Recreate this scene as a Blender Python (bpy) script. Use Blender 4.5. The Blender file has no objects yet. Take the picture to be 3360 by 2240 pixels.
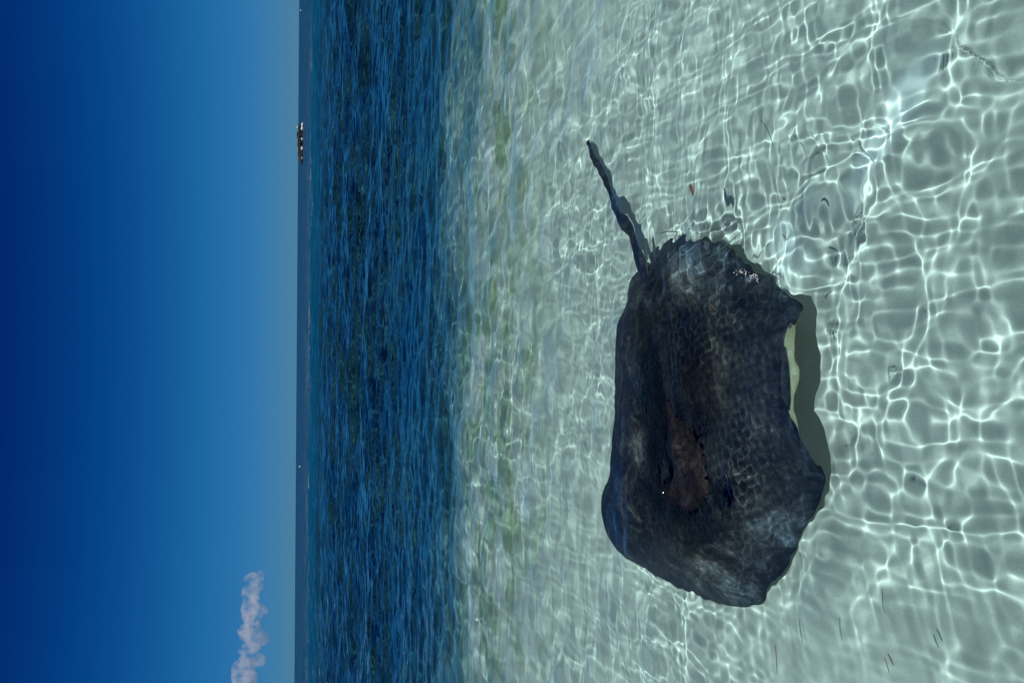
import bpy, bmesh, math, random
import numpy as np
from mathutils import Matrix, Vector, noise as mnoise

R = math.radians
sc = bpy.context.scene
COL = sc.collection
rng = np.random.default_rng(11)
random.seed(11)

# ------------------------------------------------------------------ camera (held on its side: picture left is up)
CAM_H = 1.30
cam = bpy.data.cameras.new('camera')
cam_o = bpy.data.objects.new('camera', cam)
COL.objects.link(cam_o)
cam.sensor_width = 36.0
cam.lens = 24.0
cam.clip_start = 0.05
cam.clip_end = 90000.0
pitch = R(17.5)
roll = R(-0.4)
fwd = Vector((0, math.cos(pitch), -math.sin(pitch)))
cx_axis = Vector((0, -math.sin(pitch), -math.cos(pitch)))
cy_axis = Vector((1, 0, 0))
rot = Matrix((cx_axis, cy_axis, -fwd)).transposed()
rot = Matrix.Rotation(roll, 3, fwd) @ rot
m4 = rot.to_4x4()
m4.translation = (0, 0, CAM_H)
cam_o.matrix_world = m4
sc.camera = cam_o

# ------------------------------------------------------------------ sky and sun
SUN_EL, SUN_AZ = R(71), R(186)          # azimuth clockwise from +Y: a high sun behind the camera
world = bpy.data.worlds.new('World')
sc.world = world
world.use_nodes = True
wt = world.node_tree
bg = wt.nodes['Background']
sky = wt.nodes.new('ShaderNodeTexSky')
sky.sky_type = 'NISHITA'
sky.sun_disc = False
sky.sun_elevation = SUN_EL
sky.sun_rotation = SUN_AZ
sky.air_density = 1.0
sky.dust_density = 0.0
sky.ozone_density = 4.0
tc = wt.nodes.new('ShaderNodeTexCoord')
sx = wt.nodes.new('ShaderNodeSeparateXYZ')
wt.links.new(tc.outputs['Generated'], sx.inputs[0])
ramp = wt.nodes.new('ShaderNodeValToRGB')
wt.links.new(sx.outputs['Z'], ramp.inputs[0])
e = ramp.color_ramp.elements
stops = [(0.0, (.135, .44, 1.0)), (.03, (.115, .43, .99)), (.12, (.060, .45, .88)), (.24, (.010, .28, .76)),
         (.34, (.006, .13, .55)), (1.0, (.006, .11, .47))]
e[0].position, e[0].color = stops[0][0], stops[0][1] + (1,)
e[1].position, e[1].color = stops[-1][0], stops[-1][1] + (1,)
for p_, c_ in stops[1:-1]:
    n_ = e.new(p_)
    n_.color = c_ + (1,)
mul = wt.nodes.new('ShaderNodeMix')
mul.data_type = 'RGBA'
mul.blend_type = 'MULTIPLY'
mul.inputs[0].default_value = 1.0
wt.links.new(sky.outputs[0], mul.inputs[6])
wt.links.new(ramp.outputs[0], mul.inputs[7])
wt.links.new(mul.outputs[2], bg.inputs[0])
bg.inputs[1].default_value = 0.06

sun = bpy.data.lights.new('sun', 'SUN')
sun.energy = 4.1
sun.angle = R(0.53)
sun.color = (1.0, .97, .92)
sun.cycles.is_caustics_light = True
sun_o = bpy.data.objects.new('sun', sun)
COL.objects.link(sun_o)
sd = Vector((math.sin(SUN_AZ) * math.cos(SUN_EL), math.cos(SUN_AZ) * math.cos(SUN_EL), math.sin(SUN_EL)))
sun_o.rotation_euler = (-sd).to_track_quat('-Z', 'Y').to_euler()

sc.view_settings.view_transform = 'Standard'
sc.view_settings.look = 'None'
sc.view_settings.exposure = 0.0
sc.view_settings.gamma = 1.0
sc.cycles.caustics_refractive = True
sc.cycles.caustics_reflective = True
sc.cycles.max_bounces = 8
sc.cycles.transmission_bounces = 6
sc.cycles.sample_clamp_indirect = 6.0
sc.cycles.volume_bounces = 3
sc.cycles.use_denoising = True


# ------------------------------------------------------------------ helpers
def new_mat(name):
    m = bpy.data.materials.new(name)
    m.use_nodes = True
    return m, m.node_tree, m.node_tree.nodes['Principled BSDF']


def nd(t, kind, **kw):
    n = t.nodes.new(kind)
    for k, v in kw.items():
        if k in n.inputs:
            n.inputs[k].default_value = v
        else:
            setattr(n, k, v)
    return n


def ramp_node(t, stops_, fac):
    n = t.nodes.new('ShaderNodeValToRGB')
    el = n.color_ramp.elements
    el[0].position, el[0].color = stops_[0][0], tuple(stops_[0][1]) + (1,)
    el[1].position, el[1].color = stops_[-1][0], tuple(stops_[-1][1]) + (1,)
    for p_, c_ in stops_[1:-1]:
        k = el.new(p_)
        k.color = tuple(c_) + (1,)
    t.links.new(fac, n.inputs[0])
    return n


def flat_mat(name, col, rough=.6, spec=.4):
    m, t, b = new_mat(name)
    n = nd(t, 'ShaderNodeTexNoise', Scale=3.0, Detail=4.0)
    tcn = t.nodes.new('ShaderNodeTexCoord')
    t.links.new(tcn.outputs['Object'], n.inputs['Vector'])
    r_ = ramp_node(t, [(.3, [c * .7 for c in col]), (.7, [min(1, c * 1.15) for c in col])], n.outputs[0])
    t.links.new(r_.outputs[0], b.inputs['Base Color'])
    b.inputs['Roughness'].default_value = rough
    b.inputs['Specular IOR Level'].default_value = spec
    return m


def link_mesh(name, verts, faces, mat, parent=None, smooth=True):
    me = bpy.data.meshes.new(name)
    verts = np.asarray(verts, dtype=np.float64)
    me.from_pydata(verts, [], faces.tolist() if hasattr(faces, 'tolist') else faces)
    if smooth:
        me.shade_smooth()
    if mat:
        me.materials.append(mat)
    o = bpy.data.objects.new(name, me)
    COL.objects.link(o)
    if parent:
        o.parent = parent
    return o


def big_grid(name, V, a, b, mat, wrap=False):
    """quad grid a x b from a vertex array, built with foreach_set"""
    idx = np.arange(a * b, dtype=np.int32).reshape(a, b)
    if wrap:
        nxt = np.roll(idx, -1, axis=1)
        q = np.stack([idx[:-1], nxt[:-1], nxt[1:], idx[1:]], -1).reshape(-1, 4)
    else:
        q = np.stack([idx[:-1, :-1], idx[:-1, 1:], idx[1:, 1:], idx[1:, :-1]], -1).reshape(-1, 4)
    q = q[:, ::-1]
    me = bpy.data.meshes.new(name)
    me.vertices.add(a * b)
    me.vertices.foreach_set('co', V.astype(np.float32).ravel())
    me.loops.add(q.size)
    me.loops.foreach_set('vertex_index', np.ascontiguousarray(q).ravel().astype(np.int32))
    me.polygons.add(len(q))
    me.polygons.foreach_set('loop_start', np.arange(0, q.size, 4, dtype=np.int32))
    me.update(calc_edges=True)
    me.shade_smooth()
    me.materials.append(mat)
    if me.polygons[len(q) // 2].normal.z < 0:
        me.flip_normals()
    o = bpy.data.objects.new(name, me)
    COL.objects.link(o)
    return o


def tag(o, label=None, cat=None, group=None, kind=None):
    for k, v in (('label', label), ('category', cat), ('group', group), ('kind', kind)):
        if v:
            o[k] = v
    return o


def empty(name, loc=(0, 0, 0), rz=0.0):
    o = bpy.data.objects.new(name, None)
    COL.objects.link(o)
    o.location = loc
    o.rotation_euler = (0, 0, rz)
    return o


def sstep(a, b, x):
    t = np.clip((x - a) / (b - a), 0, 1)
    return t * t * (3 - 2 * t)


# ------------------------------------------------------------------ water surface
WAVES = []
ENV = [(rng.normal(0, 2.2, 2), rng.normal(0, 1.6, 2), rng.random(2) * 6.283) for _ in range(7)]


def add_waves(n, l0, l1, slope, th0, spread, env):
    for i in range(n):
        lam = l0 * (l1 / l0) ** rng.random()
        th = rng.normal(th0, spread)
        k = 2 * math.pi / lam
        WAVES.append((k * math.cos(th), k * math.sin(th), slope / k, rng.random() * 6.283, lam, env, i % 7))


# slope is a*k of each component; directions measured from +X
add_waves(12, .55, 1.4, .020, R(80), .7, 0.0)
add_waves(14, .20, .55, .028, R(92), .34, 0.3)
add_waves(12, .20, .55, .025, R(6), .34, 0.3)
add_waves(15, .085, .20, .0132, R(88), .45, 0.7)
add_waves(15, .085, .20, .0125, R(2), .45, 0.7)
add_waves(24, .034, .085, .0070, R(95), .5, 1.0)
add_waves(24, .034, .085, .0070, R(-5), .5, 1.0)
FAR = []
for _ in range(26):
    lam = 1.4 * (9.0 / 1.4) ** rng.random()
    th = rng.normal(R(85), .45)
    k = 2 * math.pi / lam
    FAR.append((k * math.cos(th), k * math.sin(th), .030 / k, rng.random() * 6.283, lam))

for _ in range(26):
    lam = .28 * (1.4 / .28) ** rng.random()
    th = rng.normal(R(88), .5)
    k = 2 * math.pi / lam
    FAR.append((k * math.cos(th), k * math.sin(th), .029 / k, rng.random() * 6.283, lam))


RIDGE = [(0.789, 1.127), (0.739, 1.181), (0.641, 1.252), (0.529, 1.316), (0.445, 1.400), (0.390, 1.508), (0.315, 1.630)]


def height(X, Y, spacing, row_sp):
    X, Y, spacing = X.astype(np.float32), Y.astype(np.float32), spacing.astype(np.float32)
    Z = np.zeros_like(X)
    envs = []
    for e1, e2, ep in ENV:
        en = .5 + .5 * np.sin(e1[0] * X + e1[1] * Y + ep[0]) * np.sin(e2[0] * X + e2[1] * Y + ep[1])
        envs.append(np.minimum(2.6 * en ** 2.6, 1.45))
    calm = 1 - .22 * sstep(1.9, 2.9, np.sqrt(X * X + Y * Y))          # the ripples are strongest close in
    for kx, ky, a, ph, lam, env, ei in WAVES:
        n = int(np.searchsorted(row_sp, lam / 3.2))
        x, y = X[:n], Y[:n]
        A = a * (1 - sstep(lam / 8, lam / 3.2, spacing[:n]))
        if lam < .55:
            A = A * calm[:n]
        if env > 0:
            A = A * ((1 - env) + env * envs[ei][:n])
        Z[:n] += A * np.sin(kx * x + ky * y + ph)
    ff = sstep(4.0, 16.0, np.sqrt(X * X + Y * Y))
    for kx, ky, a, ph, lam in FAR:
        n = int(np.searchsorted(row_sp, lam / 2.5))
        A = a * ff[:n] * (1 - sstep(lam / 6, lam / 2.5, spacing[:n]))
        Z[:n] += A * np.sin(kx * X[:n] + ky * Y[:n] + ph)
    n = int(np.searchsorted(rad, 5.0))
    X, Y = X[:n], Y[:n]
    # swash thrown up behind the stingray's hind edge
    g = np.exp(-(((X - .26) / .20) ** 2 + ((Y - 2.15) / .34) ** 2))
    for kx, ky, ph in ((95, 30, .3), (-50, 88, 1.9), (40, -75, 4.0), (120, 60, 2.2), (-20, 130, 5.1)):
        Z[:n] += g * .00055 * np.sin(kx * X + ky * Y + ph + 1.5 * np.sin(14 * X + 9 * Y))
    # capillary ripples pushed up by the back just under the surface
    g = np.exp(-(((X + .30) / .40) ** 4 + ((Y - 2.13) / .36) ** 4))
    g = g * (.35 + .65 * np.sin(5.1 * X + 3 * Y + 1) ** 2)
    for kx, ky, ph in ((190, 60, .3), (-70, 215, 1.2), (150, -130, 2.4), (30, 170, 3.3), (-160, -120, 5.0)):
        Z[:n] += g * .0011 * np.sin(kx * X + ky * Y + ph + .8 * np.sin(23 * X - 17 * Y))
    # a travelling ridge of water beyond the stingray's hind edge: it gathers the light into a broad streak
    pl = np.array(RIDGE)
    best = np.full(X.shape, 9.0, np.float32)
    along = np.zeros(X.shape, np.float32)
    acc = 0.0
    for (ax_, ay_), (bx_, by_) in zip(pl[:-1], pl[1:]):
        L2 = (bx_ - ax_) ** 2 + (by_ - ay_) ** 2
        u_ = np.clip(((X - ax_) * (bx_ - ax_) + (Y - ay_) * (by_ - ay_)) / L2, 0, 1)
        d_ = np.hypot(X - ax_ - u_ * (bx_ - ax_), Y - ay_ - u_ * (by_ - ay_))
        along = np.where(d_ < best, acc + u_ * math.sqrt(L2), along)
        best = np.minimum(best, d_)
        acc += math.sqrt(L2)
    sig = .105 + .015 * np.sin(9 * along)
    Z[:n] += .0060 * np.exp(-(best / sig) ** 2) * (.75 + .25 * np.sin(17 * along + 1)) * sstep(0, .25, along) * (1 - sstep(acc - .3, acc, along))
    return Z


rad = [0.02, .12, .25, .4, .52, .62, .70]
while rad[-1] < 22000:
    r_ = rad[-1]
    qq = .0025 - .0005 * (r_ < 4) + .028 * float(sstep(math.log(28), math.log(1500), math.log(r_)))
    rad.append(r_ * (1 + qq))
rad = np.array(rad)
th = [0.0]
while th[-1] < math.pi:
    t_ = th[-1]
    th.append(t_ + .0023 + .10 * float(sstep(.63, 1.3, t_)))
th = np.array(th)
th = th[th < math.pi - .02]
TH = np.concatenate([-th[::-1], th[1:]])
RG, TG = np.meshgrid(rad, TH, indexing='ij')
X, Y = RG * np.sin(TG), RG * np.cos(TG)
dr = np.gradient(rad)[:, None] * np.ones_like(TG)
dt = np.gradient(TH)[None, :] * RG
SP = np.maximum(dr * .8, dt)
Z = height(X, Y, SP, np.gradient(rad) * .8)
ROUGH = (.40 * sstep(math.log(25), math.log(160), np.log(np.sqrt(X * X + Y * Y) + 1e-6))).astype(np.float32)

m_water = bpy.data.materials.new('sea_water')
m_water.use_nodes = True
t = m_water.node_tree
t.nodes.clear()
out = t.nodes.new('ShaderNodeOutputMaterial')
gl = nd(t, 'ShaderNodeBsdfGlass', Roughness=0.0, IOR=1.333)
gl.inputs['Color'].default_value = (.775, .955, .965, 1)
t.links.new(gl.outputs[0], out.inputs['Surface'])
ra = nd(t, 'ShaderNodeAttribute', attribute_name='ripple')
t.links.new(ra.outputs['Fac'], gl.inputs['Roughness'])
# beyond the modelled waves the chop goes on as fine relief
wtc = t.nodes.new('ShaderNodeTexCoord')
wmp = nd(t, 'ShaderNodeMapping')
wmp.inputs['Scale'].default_value = (.06, .22, 1)
t.links.new(wtc.outputs['Object'], wmp.inputs['Vector'])
wnz = nd(t, 'ShaderNodeTexNoise', Scale=1.0, Detail=6.0, Roughness=.65)
t.links.new(wmp.outputs[0], wnz.inputs['Vector'])
wbp = nd(t, 'ShaderNodeBump', Distance=70.0)
wst = nd(t, 'ShaderNodeMath', operation='MULTIPLY', use_clamp=True)
wst.inputs[1].default_value = 2.5
t.links.new(ra.outputs['Fac'], wst.inputs[0])
t.links.new(wst.outputs[0], wbp.inputs['Strength'])
t.links.new(wnz.outputs[0], wbp.inputs['Height'])
t.links.new(wbp.outputs[0], gl.inputs['Normal'])
water = big_grid('sea_surface', np.stack([X, Y, Z], -1).reshape(-1, 3), len(rad), len(TH), m_water, wrap=True)
water.cycles.is_caustics_caster = True
water.data.attributes.new('ripple', 'FLOAT', 'POINT').data.foreach_set('value', ROUGH.ravel())
tag(water, kind='structure')
del RG, TG, X, Y, Z, SP, dr, dt

# ------------------------------------------------------------------ sea bed
BED = -.35


def bed_z(X, Y):
    r = np.sqrt(X * X + Y * Y)
    z = np.interp(Y, [-10, 3.2, 4.5, 6.0, 8.0, 12, 30, 42, 50, 80, 105, 400, 30000],
                  [BED, BED, -.42, -.55, -.95, -1.5, -2.4, -2.2, -1.1, -1.1, -2.6, -6, -12])
    nearf = 1 - sstep(8, 14, r)
    z = z + nearf * (.012 * np.sin(2.1 * X + .6 * np.sin(1.7 * Y)) * np.sin(1.6 * Y + .9)
                     + .004 * np.sin(7.3 * X + 3 * np.sin(2.3 * Y) + .5) * np.sin(6.1 * Y + 1.1))
    return z


br = [0.02]
while br[-1] < 24000:
    br.append(br[-1] * 1.02 + .03)
br = np.array(br)
bt = np.linspace(-math.pi, math.pi, 361)[:-1]
RG, TG = np.meshgrid(br, bt, indexing='ij')
X, Y = RG * np.sin(TG), RG * np.cos(TG)
m_sand, t, b = new_mat('sea_bed_sand')
tcn = t.nodes.new('ShaderNodeTexCoord')
sep = t.nodes.new('ShaderNodeSeparateXYZ')
t.links.new(tcn.outputs['Object'], sep.inputs[0])
n1 = nd(t, 'ShaderNodeTexNoise', Scale=1.3, Detail=5.0)
n2 = nd(t, 'ShaderNodeTexNoise', Scale=240.0, Detail=3.0)
n3 = nd(t, 'ShaderNodeTexNoise', Scale=.55, Detail=5.0, Roughness=.6)
for n in (n1, n2, n3):
    t.links.new(tcn.outputs['Object'], n.inputs['Vector'])
c1 = ramp_node(t, [(.3, (.54, .53, .48)), (.7, (.65, .63, .58))], n1.outputs[0])
c2 = ramp_node(t, [(.3, (.86, .86, .86)), (.7, (1, 1, 1))], n2.outputs[0])
mx = nd(t, 'ShaderNodeMix', data_type='RGBA', blend_type='MULTIPLY')
mx.inputs[0].default_value = 1
t.links.new(c1.outputs[0], mx.inputs[6])
t.links.new(c2.outputs[0], mx.inputs[7])
# streak and patch of wave-gathered light, put into the sand as paler colour
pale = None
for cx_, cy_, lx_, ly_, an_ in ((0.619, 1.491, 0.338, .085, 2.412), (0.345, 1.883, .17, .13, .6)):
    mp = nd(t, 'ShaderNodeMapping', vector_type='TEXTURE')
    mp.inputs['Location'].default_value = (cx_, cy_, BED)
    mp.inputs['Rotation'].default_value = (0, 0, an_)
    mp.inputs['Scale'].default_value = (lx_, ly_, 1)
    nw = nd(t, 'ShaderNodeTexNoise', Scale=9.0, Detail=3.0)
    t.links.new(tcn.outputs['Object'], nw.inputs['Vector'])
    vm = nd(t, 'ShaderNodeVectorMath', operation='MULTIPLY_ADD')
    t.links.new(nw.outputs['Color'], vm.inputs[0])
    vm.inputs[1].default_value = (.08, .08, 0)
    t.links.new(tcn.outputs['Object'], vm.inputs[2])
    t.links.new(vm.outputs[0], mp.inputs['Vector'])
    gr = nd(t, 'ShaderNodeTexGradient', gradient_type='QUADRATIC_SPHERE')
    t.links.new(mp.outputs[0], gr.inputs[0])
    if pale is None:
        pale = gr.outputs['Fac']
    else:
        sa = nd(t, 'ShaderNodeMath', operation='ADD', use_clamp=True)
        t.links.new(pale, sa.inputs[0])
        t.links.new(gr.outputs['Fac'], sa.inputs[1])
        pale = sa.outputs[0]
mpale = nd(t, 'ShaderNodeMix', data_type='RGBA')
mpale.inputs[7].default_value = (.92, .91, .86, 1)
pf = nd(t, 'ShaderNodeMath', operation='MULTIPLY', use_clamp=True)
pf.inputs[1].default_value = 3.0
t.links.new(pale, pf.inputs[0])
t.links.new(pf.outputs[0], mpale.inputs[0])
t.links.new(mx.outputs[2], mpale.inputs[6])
n5 = nd(t, 'ShaderNodeTexNoise', Scale=2.6, Detail=5.0, Roughness=.65)
t.links.new(tcn.outputs['Object'], n5.inputs['Vector'])
al = nd(t, 'ShaderNodeMapRange', interpolation_type='SMOOTHSTEP')
al.inputs[1].default_value, al.inputs[2].default_value = .42, .60
t.links.new(n5.outputs[0], al.inputs[0])
ay = nd(t, 'ShaderNodeMapRange', interpolation_type='SMOOTHSTEP')
ay.inputs[1].default_value, ay.inputs[2].default_value = 3.0, 5.2
ay.inputs[4].default_value = .8
t.links.new(sep.outputs['Y'], ay.inputs[0])
am = nd(t, 'ShaderNodeMath', operation='MULTIPLY')
t.links.new(al.outputs[0], am.inputs[0])
t.links.new(ay.outputs[0], am.inputs[1])
malg = nd(t, 'ShaderNodeMix', data_type='RGBA')
malg.inputs[7].default_value = (.17, .23, .09, 1)
t.links.new(am.outputs[0], malg.inputs[0])
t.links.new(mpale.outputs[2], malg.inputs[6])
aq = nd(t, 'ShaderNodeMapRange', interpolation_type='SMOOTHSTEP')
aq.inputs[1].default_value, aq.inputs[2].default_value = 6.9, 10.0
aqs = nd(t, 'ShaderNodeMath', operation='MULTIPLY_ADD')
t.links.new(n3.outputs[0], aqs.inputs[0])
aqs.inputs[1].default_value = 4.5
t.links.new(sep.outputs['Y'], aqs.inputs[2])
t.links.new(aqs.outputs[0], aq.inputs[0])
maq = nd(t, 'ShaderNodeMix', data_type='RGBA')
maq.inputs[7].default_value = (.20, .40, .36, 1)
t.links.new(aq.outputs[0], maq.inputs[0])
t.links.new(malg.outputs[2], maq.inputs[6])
mx = maq
# turtle grass bed: starts a few metres out, ends at the pale sand bar
wob = nd(t, 'ShaderNodeMath', operation='MULTIPLY_ADD')
t.links.new(n3.outputs[0], wob.inputs[0])
wob.inputs[1].default_value = 7.0
t.links.new(sep.outputs['Y'], wob.inputs[2])
mr = nd(t, 'ShaderNodeMapRange', interpolation_type='SMOOTHSTEP')
mr.inputs[1].default_value, mr.inputs[2].default_value = 8.3, 11.4
t.links.new(wob.outputs[0], mr.inputs[0])
mr2 = nd(t, 'ShaderNodeMapRange', interpolation_type='SMOOTHSTEP')
mr2.inputs[1].default_value, mr2.inputs[2].default_value = 44, 50
mr2.inputs[3].default_value, mr2.inputs[4].default_value = 1, 0
t.links.new(sep.outputs['Y'], mr2.inputs[0])
mr3 = nd(t, 'ShaderNodeMapRange', interpolation_type='SMOOTHSTEP')
mr3.inputs[1].default_value, mr3.inputs[2].default_value = 80, 95
t.links.new(sep.outputs['Y'], mr3.inputs[0])
mxm = nd(t, 'ShaderNodeMath', operation='MAXIMUM')
t.links.new(mr2.outputs[0], mxm.inputs[0])
t.links.new(mr3.outputs[0], mxm.inputs[1])
mlt = nd(t, 'ShaderNodeMath', operation='MULTIPLY')
t.links.new(mr.outputs[0], mlt.inputs[0])
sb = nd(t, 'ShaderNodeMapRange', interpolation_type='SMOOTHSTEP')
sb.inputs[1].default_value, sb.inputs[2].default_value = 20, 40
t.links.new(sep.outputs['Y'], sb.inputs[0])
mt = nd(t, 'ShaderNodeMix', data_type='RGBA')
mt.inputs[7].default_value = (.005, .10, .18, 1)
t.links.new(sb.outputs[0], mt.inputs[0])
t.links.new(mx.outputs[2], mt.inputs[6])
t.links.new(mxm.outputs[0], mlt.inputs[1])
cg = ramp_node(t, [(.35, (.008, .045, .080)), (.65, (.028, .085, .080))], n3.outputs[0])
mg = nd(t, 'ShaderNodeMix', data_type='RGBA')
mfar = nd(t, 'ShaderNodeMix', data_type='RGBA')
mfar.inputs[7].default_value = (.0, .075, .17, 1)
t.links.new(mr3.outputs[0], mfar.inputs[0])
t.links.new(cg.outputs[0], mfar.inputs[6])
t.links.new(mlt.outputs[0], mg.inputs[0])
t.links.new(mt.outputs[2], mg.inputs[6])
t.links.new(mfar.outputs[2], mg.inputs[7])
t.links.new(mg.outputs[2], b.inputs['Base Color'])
b.inputs['Roughness'].default_value = 1.0
b.inputs['Specular IOR Level'].default_value = 0.0
bp = nd(t, 'ShaderNodeBump', Strength=.25, Distance=.003)
t.links.new(n2.outputs[0], bp.inputs['Height'])
t.links.new(bp.outputs[0], b.inputs['Normal'])
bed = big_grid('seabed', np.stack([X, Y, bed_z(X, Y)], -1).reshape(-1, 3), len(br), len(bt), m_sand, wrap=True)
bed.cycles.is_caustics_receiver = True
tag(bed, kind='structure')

# ------------------------------------------------------------------ stingray
EDGE = np.array([
    (0.291, 2.701, -0.200), (0.215, 2.694, -0.160), (0.157, 2.684, -0.140), (0.056, 2.751, -0.140), (-0.038, 2.771, -0.140), (-0.132, 2.776, -0.140),
    (-0.238, 2.778, -0.140), (-0.345, 2.786, -0.140), (-0.466, 2.806, -0.140), (-0.564, 2.826, -0.140), (-0.630, 2.861, -0.140), (-0.683, 2.913, -0.140),
    (-0.744, 2.940, -0.140), (-0.806, 2.940, -0.140), (-0.872, 2.909, -0.150), (-0.928, 2.845, -0.170), (-0.955, 2.723, -0.190), (-0.953, 2.554, -0.220),
    (-0.955, 2.408, -0.240), (-0.945, 2.277, -0.260), (-0.953, 2.176, -0.280), (-0.941, 2.076, -0.290), (-0.925, 2.001, -0.295), (-0.897, 1.941, -0.295),
    (-0.855, 1.893, -0.295), (-0.792, 1.854, -0.295), (-0.714, 1.807, -0.295), (-0.629, 1.751, -0.295), (-0.550, 1.687, -0.295), (-0.502, 1.649, -0.295),
    (-0.442, 1.624, -0.290), (-0.397, 1.611, -0.275), (-0.338, 1.604, -0.240), (-0.289, 1.613, -0.200), (-0.243, 1.627, -0.165), (-0.208, 1.645, -0.140),
    (-0.155, 1.658, -0.130), (-0.087, 1.665, -0.130), (-0.017, 1.669, -0.140), (0.045, 1.674, -0.165), (0.078, 1.677, -0.210), (0.108, 1.678, -0.255),
    (0.135, 1.711, -0.270), (0.180, 1.773, -0.275), (0.209, 1.846, -0.275), (0.228, 1.932, -0.275), (0.266, 1.978, -0.275), (0.310, 2.044, -0.275),
    (0.348, 2.114, -0.270), (0.370, 2.188, -0.265), (0.382, 2.251, -0.260), (0.407, 2.329, -0.260), (0.398, 2.389, -0.255), (0.390, 2.525, -0.240),
    (0.345, 2.565, -0.220), (0.304, 2.596, -0.210), (0.297, 2.647, -0.205),
])
NE = 320
seg = np.r_[EDGE, EDGE[:1]]
cl = np.r_[0, np.cumsum(np.linalg.norm(np.diff(seg[:, :2], axis=0), axis=1))]
tt = np.linspace(0, cl[-1], NE, endpoint=False)
E3 = np.stack([np.interp(tt, cl, seg[:, k]) for k in range(3)], -1)
for _ in range(9):
    E3 = .25 * np.roll(E3, 1, 0) + .5 * E3 + .25 * np.roll(E3, -1, 0)
A2, B2 = np.array([-.60, 2.08]), np.array([.16, 2.35])
ax = B2 - A2
u = np.clip(((E3[:, :2] - A2) @ ax) / (ax @ ax), .0, 1.0)
for _ in range(14):
    u = .25 * np.roll(u, 1) + .5 * u + .25 * np.roll(u, -1)
Q2 = A2 + u[:, None] * ax
# crest of the back along the midline: high at the head, then a low ridge to the tail
zc = np.interp(u, [0, .12, .3, .6, .85, 1.0], [-.038, -.020, -.021, -.025, -.042, -.062])
NR = 64
S = np.linspace(0, 1, NR) ** .9
wing_curl = np.exp(-(((E3[:, 0] + .10) / .16) ** 2)) * (E3[:, 1] < 1.9)      # the near edge that is lifted
top, bot = [], []
ang = np.arctan2(E3[:, 1] - Q2[:, 1], E3[:, 0] - Q2[:, 0])
for s in S:
    lip = max(0.0, (s - .92) / .08)
    f_curl = min(s / .92, 1.0) - .030 * lip
    fs_ = s * (1 - wing_curl) + f_curl * wing_curl
    xy = Q2 + (E3[:, :2] - Q2) * fs_[:, None]
    g = (1 - s ** 2.0) ** 1.15
    z = E3[:, 2] + (zc - E3[:, 2]) * g
    dip = math.exp(-((s - .92) / .10) ** 2) if s < .92 else 1 - lip
    z = z - wing_curl * .062 * dip
    z = z + .006 * math.sin(math.pi * s) * s * np.sin(9 * ang + 1.0) + .004 * s * (1 - s) * 4 * np.sin(4 * ang + 7 * s)
    half = .006 + .010 * (1 - s)
    top.append(np.c_[xy, z + half * math.sqrt(max(0, 1 - s ** 8))])
    th_ = .15 * (1 - s ** 1.6) ** 1.1
    zb = z - th_ - half * math.sqrt(max(0, 1 - s ** 8))
    bot.append(np.c_[xy, np.maximum(zb, BED + .035)])
top, bot = np.array(top), np.array(bot)
ES = ((-.515, 1.925), (-.500, 2.215))                 # where the eyes and spiracles sit


def skin_bumps(P):
    x, y = P[..., 0], P[..., 1]
    d = np.zeros_like(x)
    d += .016 * np.exp(-(((x + .49) / .15) ** 2 + ((y - 2.07) / .15) ** 2))
    for ex, ey in ES:
        sgn = 1 if ey > 2.07 else -1
        d += .026 * np.exp(-(((x - ex + .045) / .040) ** 2 + ((y - ey + sgn * .012) / .034) ** 2))    # brow over the eye
        d -= .045 * np.exp(-(((x - ex - .020) / .044) ** 2 + ((y - ey - sgn * .006) / .034) ** 2))    # spiracle
    al = ((x - A2[0]) * ax[0] + (y - A2[1]) * ax[1]) / np.linalg.norm(ax)
    ac = (-(x - A2[0]) * ax[1] + (y - A2[1]) * ax[0]) / np.linalg.norm(ax)
    d += .015 * np.exp(-(ac / .024) ** 2) * sstep(.12, .3, al) * (1 - sstep(.7, .95, al))             # ridge
    for sgn in (-1, 1):
        d -= .006 * np.exp(-((ac - sgn * .13) / .035) ** 2) * sstep(.15, .3, al)
    return d


fade = (1 - S ** 3)[:, None]
top[..., 2] += skin_bumps(top) * fade
for i in range(NR):
    for j in range(0, NE):
        v = top[i, j]
        top[i, j, 2] += fade[i, 0] * (.0045 * mnoise.noise(Vector((v[0] * 11, v[1] * 11, 2.0)))
                                      + .0018 * mnoise.noise(Vector((v[0] * 42, v[1] * 42, 5.0))))
NV = NR * NE
verts = np.concatenate([top.reshape(-1, 3), bot[:-1].reshape(-1, 3)])
under = np.r_[np.zeros(NV), np.ones((NR - 1) * NE)]
ti = np.arange(NV).reshape(NR, NE)
bi = np.concatenate([NV + np.arange((NR - 1) * NE).reshape(NR - 1, NE), ti[-1:]])
fs = []
for I, flip in ((ti, False), (bi, True)):
    nx = np.roll(I, -1, 1)
    q = np.stack([I[:-1], I[1:], nx[1:], nx[:-1]], -1).reshape(-1, 4)
    fs.append(q[:, ::-1] if flip else q)
# the whip tail grows out of the hind midline
TAIL = np.array([(.02, 2.28, -.065), (.13, 2.36, -.085), (0.236, 2.467, -0.120), (0.366, 2.587, -0.155), (0.463, 2.685, -0.180), (0.590, 2.804, -0.200),
                 (0.699, 2.903, -0.215), (0.860, 3.059, -0.235), (1.016, 3.197, -0.250)])
TR = np.array([.045, .046, .042, .035, .030, .027, .025, .022, .017])
NT, NS = 90, 14
uu = np.linspace(0, 8, NT)
tp = np.stack([np.interp(uu, range(9), TAIL[:, k]) for k in range(3)], -1)
for _ in range(6):
    tp[1:-1] = .25 * tp[:-2] + .5 * tp[1:-1] + .25 * tp[2:]
tr = np.interp(uu, range(9), TR)
dirv = np.gradient(tp, axis=0)
dirv /= np.linalg.norm(dirv, axis=1)[:, None]
side = np.cross(dirv, [0, 0, 1.0])
side /= np.linalg.norm(side, axis=1)[:, None]
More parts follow.
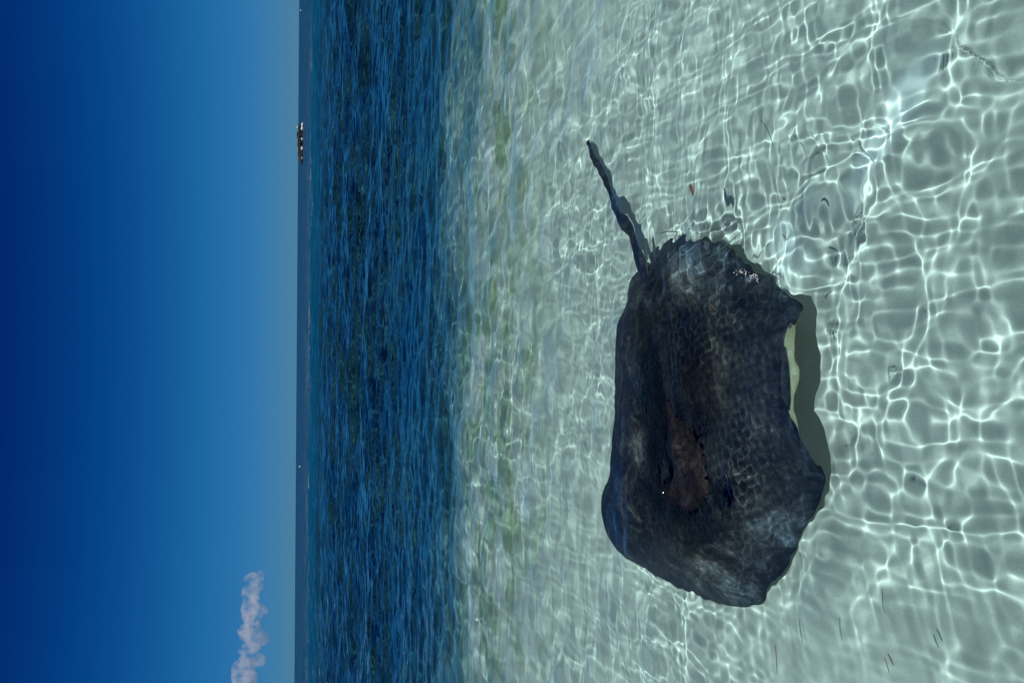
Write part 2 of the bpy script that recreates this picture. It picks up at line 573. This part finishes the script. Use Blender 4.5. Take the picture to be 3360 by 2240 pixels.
upv = np.cross(side, dirv)
aa = np.linspace(0, 2 * math.pi, NS, endpoint=False)
tv = (tp[:, None] + tr[:, None, None] * (np.cos(aa)[None, :, None] * side[:, None] + .8 * np.sin(aa)[None, :, None] * upv[:, None]))
kk = np.cos(aa * 3)[None, :] * np.sin(np.arange(NT) * 1.7)[:, None] * .05
tv += kk[..., None] * (tv - tp[:, None])
base = len(verts)
verts = np.concatenate([verts, tv.reshape(-1, 3), tp[-1:] + dirv[-1:] * .01])
under = np.r_[under, np.zeros(NT * NS + 1)]
I = base + np.arange(NT * NS).reshape(NT, NS)
nx = np.roll(I, -1, 1)
fs.append(np.stack([I[:-1], nx[:-1], nx[1:], I[1:]], -1).reshape(-1, 4))
faces = np.concatenate(fs).tolist()
faces += [[int(I[-1, k]), int(I[-1, (k + 1) % NS]), base + NT * NS] for k in range(NS)]
m_skin, t, b = new_mat('ray_skin')
tcn = t.nodes.new('ShaderNodeTexCoord')
at = nd(t, 'ShaderNodeAttribute', attribute_name='under')
n1 = nd(t, 'ShaderNodeTexNoise', Scale=8.0, Detail=8.0, Roughness=.68, Distortion=.8)
n2 = nd(t, 'ShaderNodeTexNoise', Scale=55.0, Detail=5.0, Roughness=.7)
n4 = nd(t, 'ShaderNodeTexNoise', Scale=170.0, Detail=3.0, Roughness=.6)
for n in (n1, n2, n4):
    t.links.new(tcn.outputs['Object'], n.inputs['Vector'])
si = nd(t, 'ShaderNodeAttribute', attribute_name='silt_sheen')
sm = nd(t, 'ShaderNodeMath', operation='MULTIPLY_ADD')
t.links.new(si.outputs['Fac'], sm.inputs[0])
sm.inputs[1].default_value = .17
t.links.new(n1.outputs[0], sm.inputs[2])
c1 = ramp_node(t, [(.28, (.006, .0078, .015)), (.42, (.0115, .0135, .022)), (.51, (.022, .022, .027)), (.60, (.048, .045, .047)), (.70, (.11, .112, .118)), (.84, (.24, .26, .27))], sm.outputs[0])
c2 = ramp_node(t, [(.36, (.65, .66, .72)), (.50, (1.2, 1.16, 1.15)), (.64, (2.1, 1.98, 1.9))], n2.outputs[0])
mx = nd(t, 'ShaderNodeMix', data_type='RGBA', blend_type='MULTIPLY')
mx.inputs[0].default_value = 1
t.links.new(c1.outputs[0], mx.inputs[6])
t.links.new(c2.outputs[0], mx.inputs[7])
mu = nd(t, 'ShaderNodeMix', data_type='RGBA')
mu.inputs[7].default_value = (.72, .66, .44, 1)
t.links.new(at.outputs['Fac'], mu.inputs[0])
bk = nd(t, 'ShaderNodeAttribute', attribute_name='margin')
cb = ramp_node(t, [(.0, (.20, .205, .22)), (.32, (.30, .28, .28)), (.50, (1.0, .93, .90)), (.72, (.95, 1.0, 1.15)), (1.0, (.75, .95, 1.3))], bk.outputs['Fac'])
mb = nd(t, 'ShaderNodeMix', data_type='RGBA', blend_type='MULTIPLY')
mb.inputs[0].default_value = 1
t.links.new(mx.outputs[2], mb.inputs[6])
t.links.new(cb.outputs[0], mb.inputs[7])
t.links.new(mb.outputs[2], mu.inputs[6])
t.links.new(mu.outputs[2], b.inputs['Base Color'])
b.inputs['Roughness'].default_value = .34
b.inputs['Specular IOR Level'].default_value = .12
ad = nd(t, 'ShaderNodeMath', operation='MULTIPLY_ADD')
t.links.new(n4.outputs[0], ad.inputs[0])
ad.inputs[1].default_value = .5
t.links.new(n2.outputs[0], ad.inputs[2])
bp = nd(t, 'ShaderNodeBump', Strength=.6, Distance=.06)
t.links.new(ad.outputs[0], bp.inputs['Height'])
t.links.new(bp.outputs[0], b.inputs['Normal'])

ray = tag(empty('stingray', (-.25, 2.2, BED)), 'large dark stingray gliding through clear shallow water over pale sand', 'stingray')
off = np.array([-.25, 2.2, BED])
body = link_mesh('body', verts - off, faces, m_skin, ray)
atr = body.data.attributes.new('under', 'FLOAT', 'POINT')
atr.data.foreach_set('value', under.astype(np.float32))
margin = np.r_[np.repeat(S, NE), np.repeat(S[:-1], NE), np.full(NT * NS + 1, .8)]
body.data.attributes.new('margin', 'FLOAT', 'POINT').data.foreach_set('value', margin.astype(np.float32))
silt_sheen = np.zeros(len(verts))
for cx_, cy_, r_, a_ in ((.24, 2.20, .16, 1.2), (.12, 2.42, .10, .8), (-.80, 2.02, .12, .8), (-.56, 1.78, .12, .7), (-.42, 2.48, .08, 1.1), (-.25, 2.05, .16, .3)):  # silt patches; the hind ones also paint in the water's lighter reflections
    silt_sheen += a_ * np.exp(-((verts[:, 0] - cx_) ** 2 + (verts[:, 1] - cy_) ** 2) / r_ ** 2)
body.data.attributes.new('silt_sheen', 'FLOAT', 'POINT').data.foreach_set('value', silt_sheen.astype(np.float32))
body.cycles.is_caustics_receiver = True


def ellipsoid(name, c, r, mat, parent, off_, nu=20, nv=12):
    vs = [(0, 0, 1)]
    for i in range(1, nv):
        for j in range(nu):
            p_, q_ = math.pi * i / nv, 2 * math.pi * j / nu
            vs.append((math.sin(p_) * math.cos(q_), math.sin(p_) * math.sin(q_), math.cos(p_)))
    vs.append((0, 0, -1))
    fc = [(0, 1 + j, 1 + (j + 1) % nu) for j in range(nu)]
    for i in range(nv - 2):
        for j in range(nu):
            a_, b_ = 1 + i * nu + j, 1 + i * nu + (j + 1) % nu
            fc.append((a_, a_ + nu, b_ + nu, b_))
    l_ = len(vs) - 1
    fc += [(l_, l_ - nu + (j + 1) % nu, l_ - nu + j) for j in range(nu)]
    return link_mesh(name, np.array(vs) * r + np.array(c) - off_, fc, mat, parent)


m_eye = flat_mat('eye_black', (.008, .007, .006), .12, .6)
m_hole = flat_mat('spiracle_dark', (.003, .003, .003), .9, .1)


def skin_z(x, y):
    d = ((top[..., 0] - x) ** 2 + (top[..., 1] - y) ** 2)
    return float(top[..., 2].reshape(-1)[int(np.argmin(d))])


for ex, ey in ES:
    sgn = 1 if ey > 2.07 else -1
    xx, yy = ex - .052, ey + sgn * .012
    ellipsoid('eye', (xx, yy, skin_z(xx, yy) - .004), (.020, .014, .014), m_eye, ray, off)
    xx, yy = ex + .020, ey + sgn * .006
    ellipsoid('spiracle', (xx, yy, skin_z(xx, yy) + .001), (.046, .034, .012), m_hole, ray, off)


# ------------------------------------------------------------------ drifting bits of sea grass
def water_z(x, y):
    return float(height(np.array([[x]]), np.array([[y]]), np.array([[.005]]), np.array([.005]))[0, 0])


m_green = flat_mat('grass_green', (.045, .13, .05), .5)
m_brown = flat_mat('grass_brown', (.12, .075, .02), .55)
m_straw = flat_mat('grass_straw', (.11, .09, .04), .55)


def blade(name, p, q, width, bend, mat, label, cat='seagrass', group=None):
    p, q = np.array(p), np.array(q)
    d = (q - p) / np.linalg.norm(q - p)
    nrm = np.array([-d[1], d[0]])
    n = 9
    vs = []
    cen = (p + q) / 2
    z0 = water_z(*cen)
    for i in range(n):
        u_ = i / (n - 1)
        c = p + (q - p) * u_ + nrm * bend * math.sin(math.pi * u_)
        w_ = width * (.35 + .65 * math.sin(math.pi * (.12 + .83 * u_)) ** .6)
        zz = water_z(*c) + .0035
        for sg, dz in ((-1, 0), (0, .0009), (1, 0), (0, -.0009)):
            v = c + nrm * sg * w_ / 2
            vs.append((v[0] - cen[0], v[1] - cen[1], zz + dz - z0))
    fc = [(i * 4 + k, i * 4 + (k + 1) % 4, i * 4 + 4 + (k + 1) % 4, i * 4 + 4 + k) for i in range(n - 1) for k in range(4)]
    fc += [(3, 2, 1, 0), (n * 4 - 4, n * 4 - 3, n * 4 - 2, n * 4 - 1)]
    o = link_mesh(name, vs, fc, mat)
    o.location = (cen[0], cen[1], z0)
    o.cycles.is_caustics_receiver = True
    return tag(o, label, cat, group)


G_ = 'loose seagrass blades drifting on the surface'
for p_, q_, w_, bnd, mt_, lab in (
    ((.652, 1.689), (.558, 1.637), .003, .008, m_green, 'long dark green seagrass blade drifting beyond the stingray, near the bright streak of water'),
    ((.306, 1.607), (.288, 1.584), .0035, .001, m_brown, 'short dark brown twig drifting just off the stingray\'s hind near corner'),
    ((.345, 1.780), (.269, 1.952), .0035, .006, m_green, 'long green seagrass blade lying slantwise across the stingray\'s ragged hind edge'),
    ((.425, 2.371), (.269, 2.378), .0035, -.006, m_green, 'green seagrass blade lying between the stingray\'s tail root and hind lobe'),
    ((.146, 1.602), (.126, 1.617), .0035, .001, m_green, 'small pale green blade over the stingray\'s near hind corner'),
    ((.410, 2.271), (.391, 2.132), .004, .004, m_brown, 'thin reddish brown stalk drifting past the stingray\'s hind edge, across its line'),
    ((.520, 2.668), (.458, 2.662), .003, .003, m_brown, 'thin brown stalk drifting on the far side of the stingray\'s tail'),
    ((.132, 1.949), (.105, 1.916), .004, .001, m_brown, 'short brown stalk over the middle of the stingray\'s hind back'),
    ((-.704, 1.224), (-.724, 1.208), .005, .001, m_straw, 'thicker straw brown blade of the pair drifting nearest the camera'),
    ((-.717, 1.233), (-.745, 1.219), .003, .001, m_straw, 'thinner straw brown blade of the pair drifting nearest the camera'),
    ((-.860, 1.630), (-.934, 1.616), .004, .003, m_straw, 'long straw coloured blade drifting alone in front of the stingray\'s snout'),
    ((-.674, 1.361), (-.731, 1.358), .003, -.003, m_green, 'faint thin green blade drifting between the snout and the pair of straw blades')):
    blade('seagrass_blade', p_, q_, w_, bnd, mt_, lab, group=G_)
leaf = blade('drifting_leaf', (.546, 2.075), (.503, 2.048), .016, .004, flat_mat('leaf_brown', (.16, .085, .02), .5),
             'small orange brown leaf drifting beyond the stingray\'s hind edge', 'leaf')
blade('leaf_scrap', (.411, 1.609), (.403, 1.602), .006, 0, m_brown, 'tiny brown leaf scrap in the clear water near the bright streak', 'leaf')

# ------------------------------------------------------------------ froth at the hind edge
bm = bmesh.new()
fr = random.Random(4)
for i in range(46):
    u_ = fr.random()
    x_ = .222 - .030 * u_ + fr.gauss(0, .005)
    y_ = 1.795 - .085 * u_ + fr.gauss(0, .008)
    r_ = fr.uniform(.0008, .0022)
    bmesh.ops.create_icosphere(bm, subdivisions=1, radius=r_, matrix=Matrix.Translation((x_ - .21, y_ - 1.75, water_z(x_, y_) + r_ * .3)))
me = bpy.data.meshes.new('froth')
bm.to_mesh(me)
bm.free()
me.shade_smooth()
me.materials.append(flat_mat('froth_white', (.78, .80, .80), .3, .5))
fo = bpy.data.objects.new('froth', me)
COL.objects.link(fo)
fo.location = (.21, 1.75, 0)
tag(fo, 'small streak of white froth bubbles at the stingray\'s hind edge', 'froth', kind='stuff')

# ------------------------------------------------------------------ low islet and buoys near the horizon
def rock_mesh(name, c, r, seed, mat, parent, amp=.35, cut=None):
    bm = bmesh.new()
    bmesh.ops.create_icosphere(bm, subdivisions=4, radius=1)
    for v in bm.verts:
        n_ = mnoise.fractal(v.co * 1.7 + Vector((seed, seed * .7, 0)), 1.0, 2.0, 4)
        v.co *= 1 + amp * n_
        v.co = Vector((v.co.x * r[0] + c[0], v.co.y * r[1] + c[1], v.co.z * r[2] + c[2]))
    me = bpy.data.meshes.new(name)
    bm.to_mesh(me)
    bm.free()
    me.materials.append(mat)
    o = bpy.data.objects.new(name, me)
    COL.objects.link(o)
    o.parent = parent
    return o


isl = tag(empty('islet', (57.4, 208, -.3)), 'low dark islet on the horizon with pale patches along its waterline', 'islet')
m_rock = flat_mat('islet_rock', (.035, .03, .028), .9, .2)
m_scrub = flat_mat('islet_scrub', (.04, .042, .045), .9, .1)
m_pale = flat_mat('islet_pale_rock', (.72, .74, .70), .8, .2)
for i, (x_, w_, h_) in enumerate(((-4.2, 2.6, 1.15), (-1.6, 2.6, 1.3), (1.0, 2.4, 1.45), (3.1, 1.8, 1.3), (4.9, 1.5, 1.0))):
    rock_mesh('rock', (x_, .5 * math.sin(i * 2.1), .3), (w_ * .75, 1.6, h_ * .9), i * 3.1, m_rock, isl)
for i, (x_, h_) in enumerate(((-3.2, 1.15), (-.5, 1.35), (1.9, 1.45), (3.9, 1.2))):
    rock_mesh('scrub', (x_, .3, h_), (1.3, 1.0, .42), 20 + i * 1.7, m_scrub, isl, .6)
for i, (x_, w_, h_) in enumerate(((4.6, .75, .36), (3.6, .5, .42), (.55, .4, .38), (-2.1, .45, .42), (-4.9, .2, .2))):
    rock_mesh('pale_rock', (x_, -1.75, .42), (w_, .5, h_), 40 + i * 2.3, m_pale, isl, .25)
rock_mesh('pale_post', (4.4, .2, 1.75), (.22, .22, .42), 70, m_pale, isl, .15)


def buoy(loc, s_, label):
    root = tag(empty('mooring_buoy', loc), label, 'buoy', 'pale buoys far out on the water')
    prof = [(0, -.3), (.22, -.26), (.34, -.1), (.36, .05), (.30, .24), (.16, .36), (0, .40)]
    n = 18
    vs, fc = [], []
    for r_, z_ in prof:
        for k in range(n):
            vs.append((r_ * s_ * math.cos(6.2832 * k / n), r_ * s_ * math.sin(6.2832 * k / n), z_ * s_))
    for i in range(len(prof) - 1):
        for k in range(n):
            fc.append((i * n + k, i * n + (k + 1) % n, (i + 1) * n + (k + 1) % n, (i + 1) * n + k))
    link_mesh('float', np.array(vs), fc, m_buoy, root)
    vs, fc = [], []
    for i in range(12):
        for j in range(6):
            a_, b_ = math.pi * i / 11, 6.2832 * j / 6
            rr_ = .10 + .018 * math.cos(b_)
            vs.append((rr_ * s_ * math.cos(a_), .018 * s_ * math.sin(b_), (.38 + rr_ * math.sin(a_)) * s_))
    for i in range(11):
        for j in range(6):
            fc.append((i * 6 + j, i * 6 + (j + 1) % 6, i * 6 + 6 + (j + 1) % 6, i * 6 + 6 + j))
    link_mesh('ring', np.array(vs), fc, m_rock, root)


m_buoy = flat_mat('buoy_white', (.80, .82, .82), .4, .4)
buoy((-39.6, 224, .05), .75, 'white buoy far out on the water, well away from the dark islet')
buoy((221, 480, .05), 1.3, 'pale far off buoy by the edge of the picture on the islet\'s side')

# ------------------------------------------------------------------ cloud bank over the horizon
PUFFS = [(-2268, 332, 41), (-2299, 428, 41), (-2286, 397, 37), (-2325, 343, 46), (-2399, 420, 55), (-2446, 436, 51), (-2483, 397, 60), (-2382, 343, 46),
         (-2546, 420, 55), (-2594, 436, 51), (-2570, 359, 55), (-2603, 289, 41), (-2650, 374, 55), (-2668, 436, 46), (-2775, 366, 51), (-2755, 459, 51),
         (-2845, 459, 51), (-2810, 413, 55), (-2821, 328, 46), (-2887, 293, 51), (-2897, 374, 64), (-2944, 451, 51), (-2977, 390, 55), (-3060, 324, 51),
         (-3043, 451, 46), (-3127, 489, 69), (-3196, 466, 78), (-3206, 512, 55), (-3251, 428, 74), (-3138, 413, 55), (-3308, 482, 83), (-3384, 413, 83),
         (-3458, 466, 74), (-3551, 397, 83)]
bm = bmesh.new()
for x_, z_, r_ in PUFFS:
    bmesh.ops.create_icosphere(bm, subdivisions=3, radius=r_ * 1.3,
                               matrix=Matrix.Translation((x_ + 2900, random.uniform(-60, 60), z_ - 400)))
me = bpy.data.meshes.new('cloud')
bm.to_mesh(me)
bm.free()
m_cloud = bpy.data.materials.new('cloud_vapour')
m_cloud.use_nodes = True
t = m_cloud.node_tree
t.nodes.clear()
out = t.nodes.new('ShaderNodeOutputMaterial')
pv = t.nodes.new('ShaderNodeVolumePrincipled')
pv.inputs['Color'].default_value = (.97, .97, .98, 1)
pv.inputs['Anisotropy'].default_value = .2
tcn = t.nodes.new('ShaderNodeTexCoord')
nz = nd(t, 'ShaderNodeTexNoise', Scale=.013, Detail=2.5, Roughness=.6)
t.links.new(tcn.outputs['Object'], nz.inputs['Vector'])
mr = nd(t, 'ShaderNodeMapRange', interpolation_type='SMOOTHSTEP')
mr.inputs[1].default_value, mr.inputs[2].default_value = .40, .66
mr.inputs[3].default_value, mr.inputs[4].default_value = 0.0, .013
t.links.new(nz.outputs[0], mr.inputs[0])
t.links.new(mr.outputs[0], pv.inputs['Density'])
t.links.new(pv.outputs[0], out.inputs['Volume'])
me.materials.append(m_cloud)
cl_o = bpy.data.objects.new('cloud', me)
COL.objects.link(cl_o)
cl_o.location = (-2900, 7000, 400)
rm = cl_o.modifiers.new('fuse', 'REMESH')
rm.mode = 'VOXEL'
rm.voxel_size = 14
tag(cl_o, 'small pale bank of broken cumulus cloud low over the horizon', 'cloud')

# ------------------------------------------------------------------ one scene unit is 10 cm (finer water refraction): scale everything once
UNIT = 10.0
sc.unit_settings.system = 'METRIC'
sc.unit_settings.scale_length = 1 / UNIT
mr.inputs[4].default_value /= UNIT
cam.clip_end *= UNIT
for o in COL.objects:
    if o.parent is None and o.type != 'LIGHT':
        o.location *= UNIT
        if o.type != 'CAMERA':
            o.scale *= UNIT
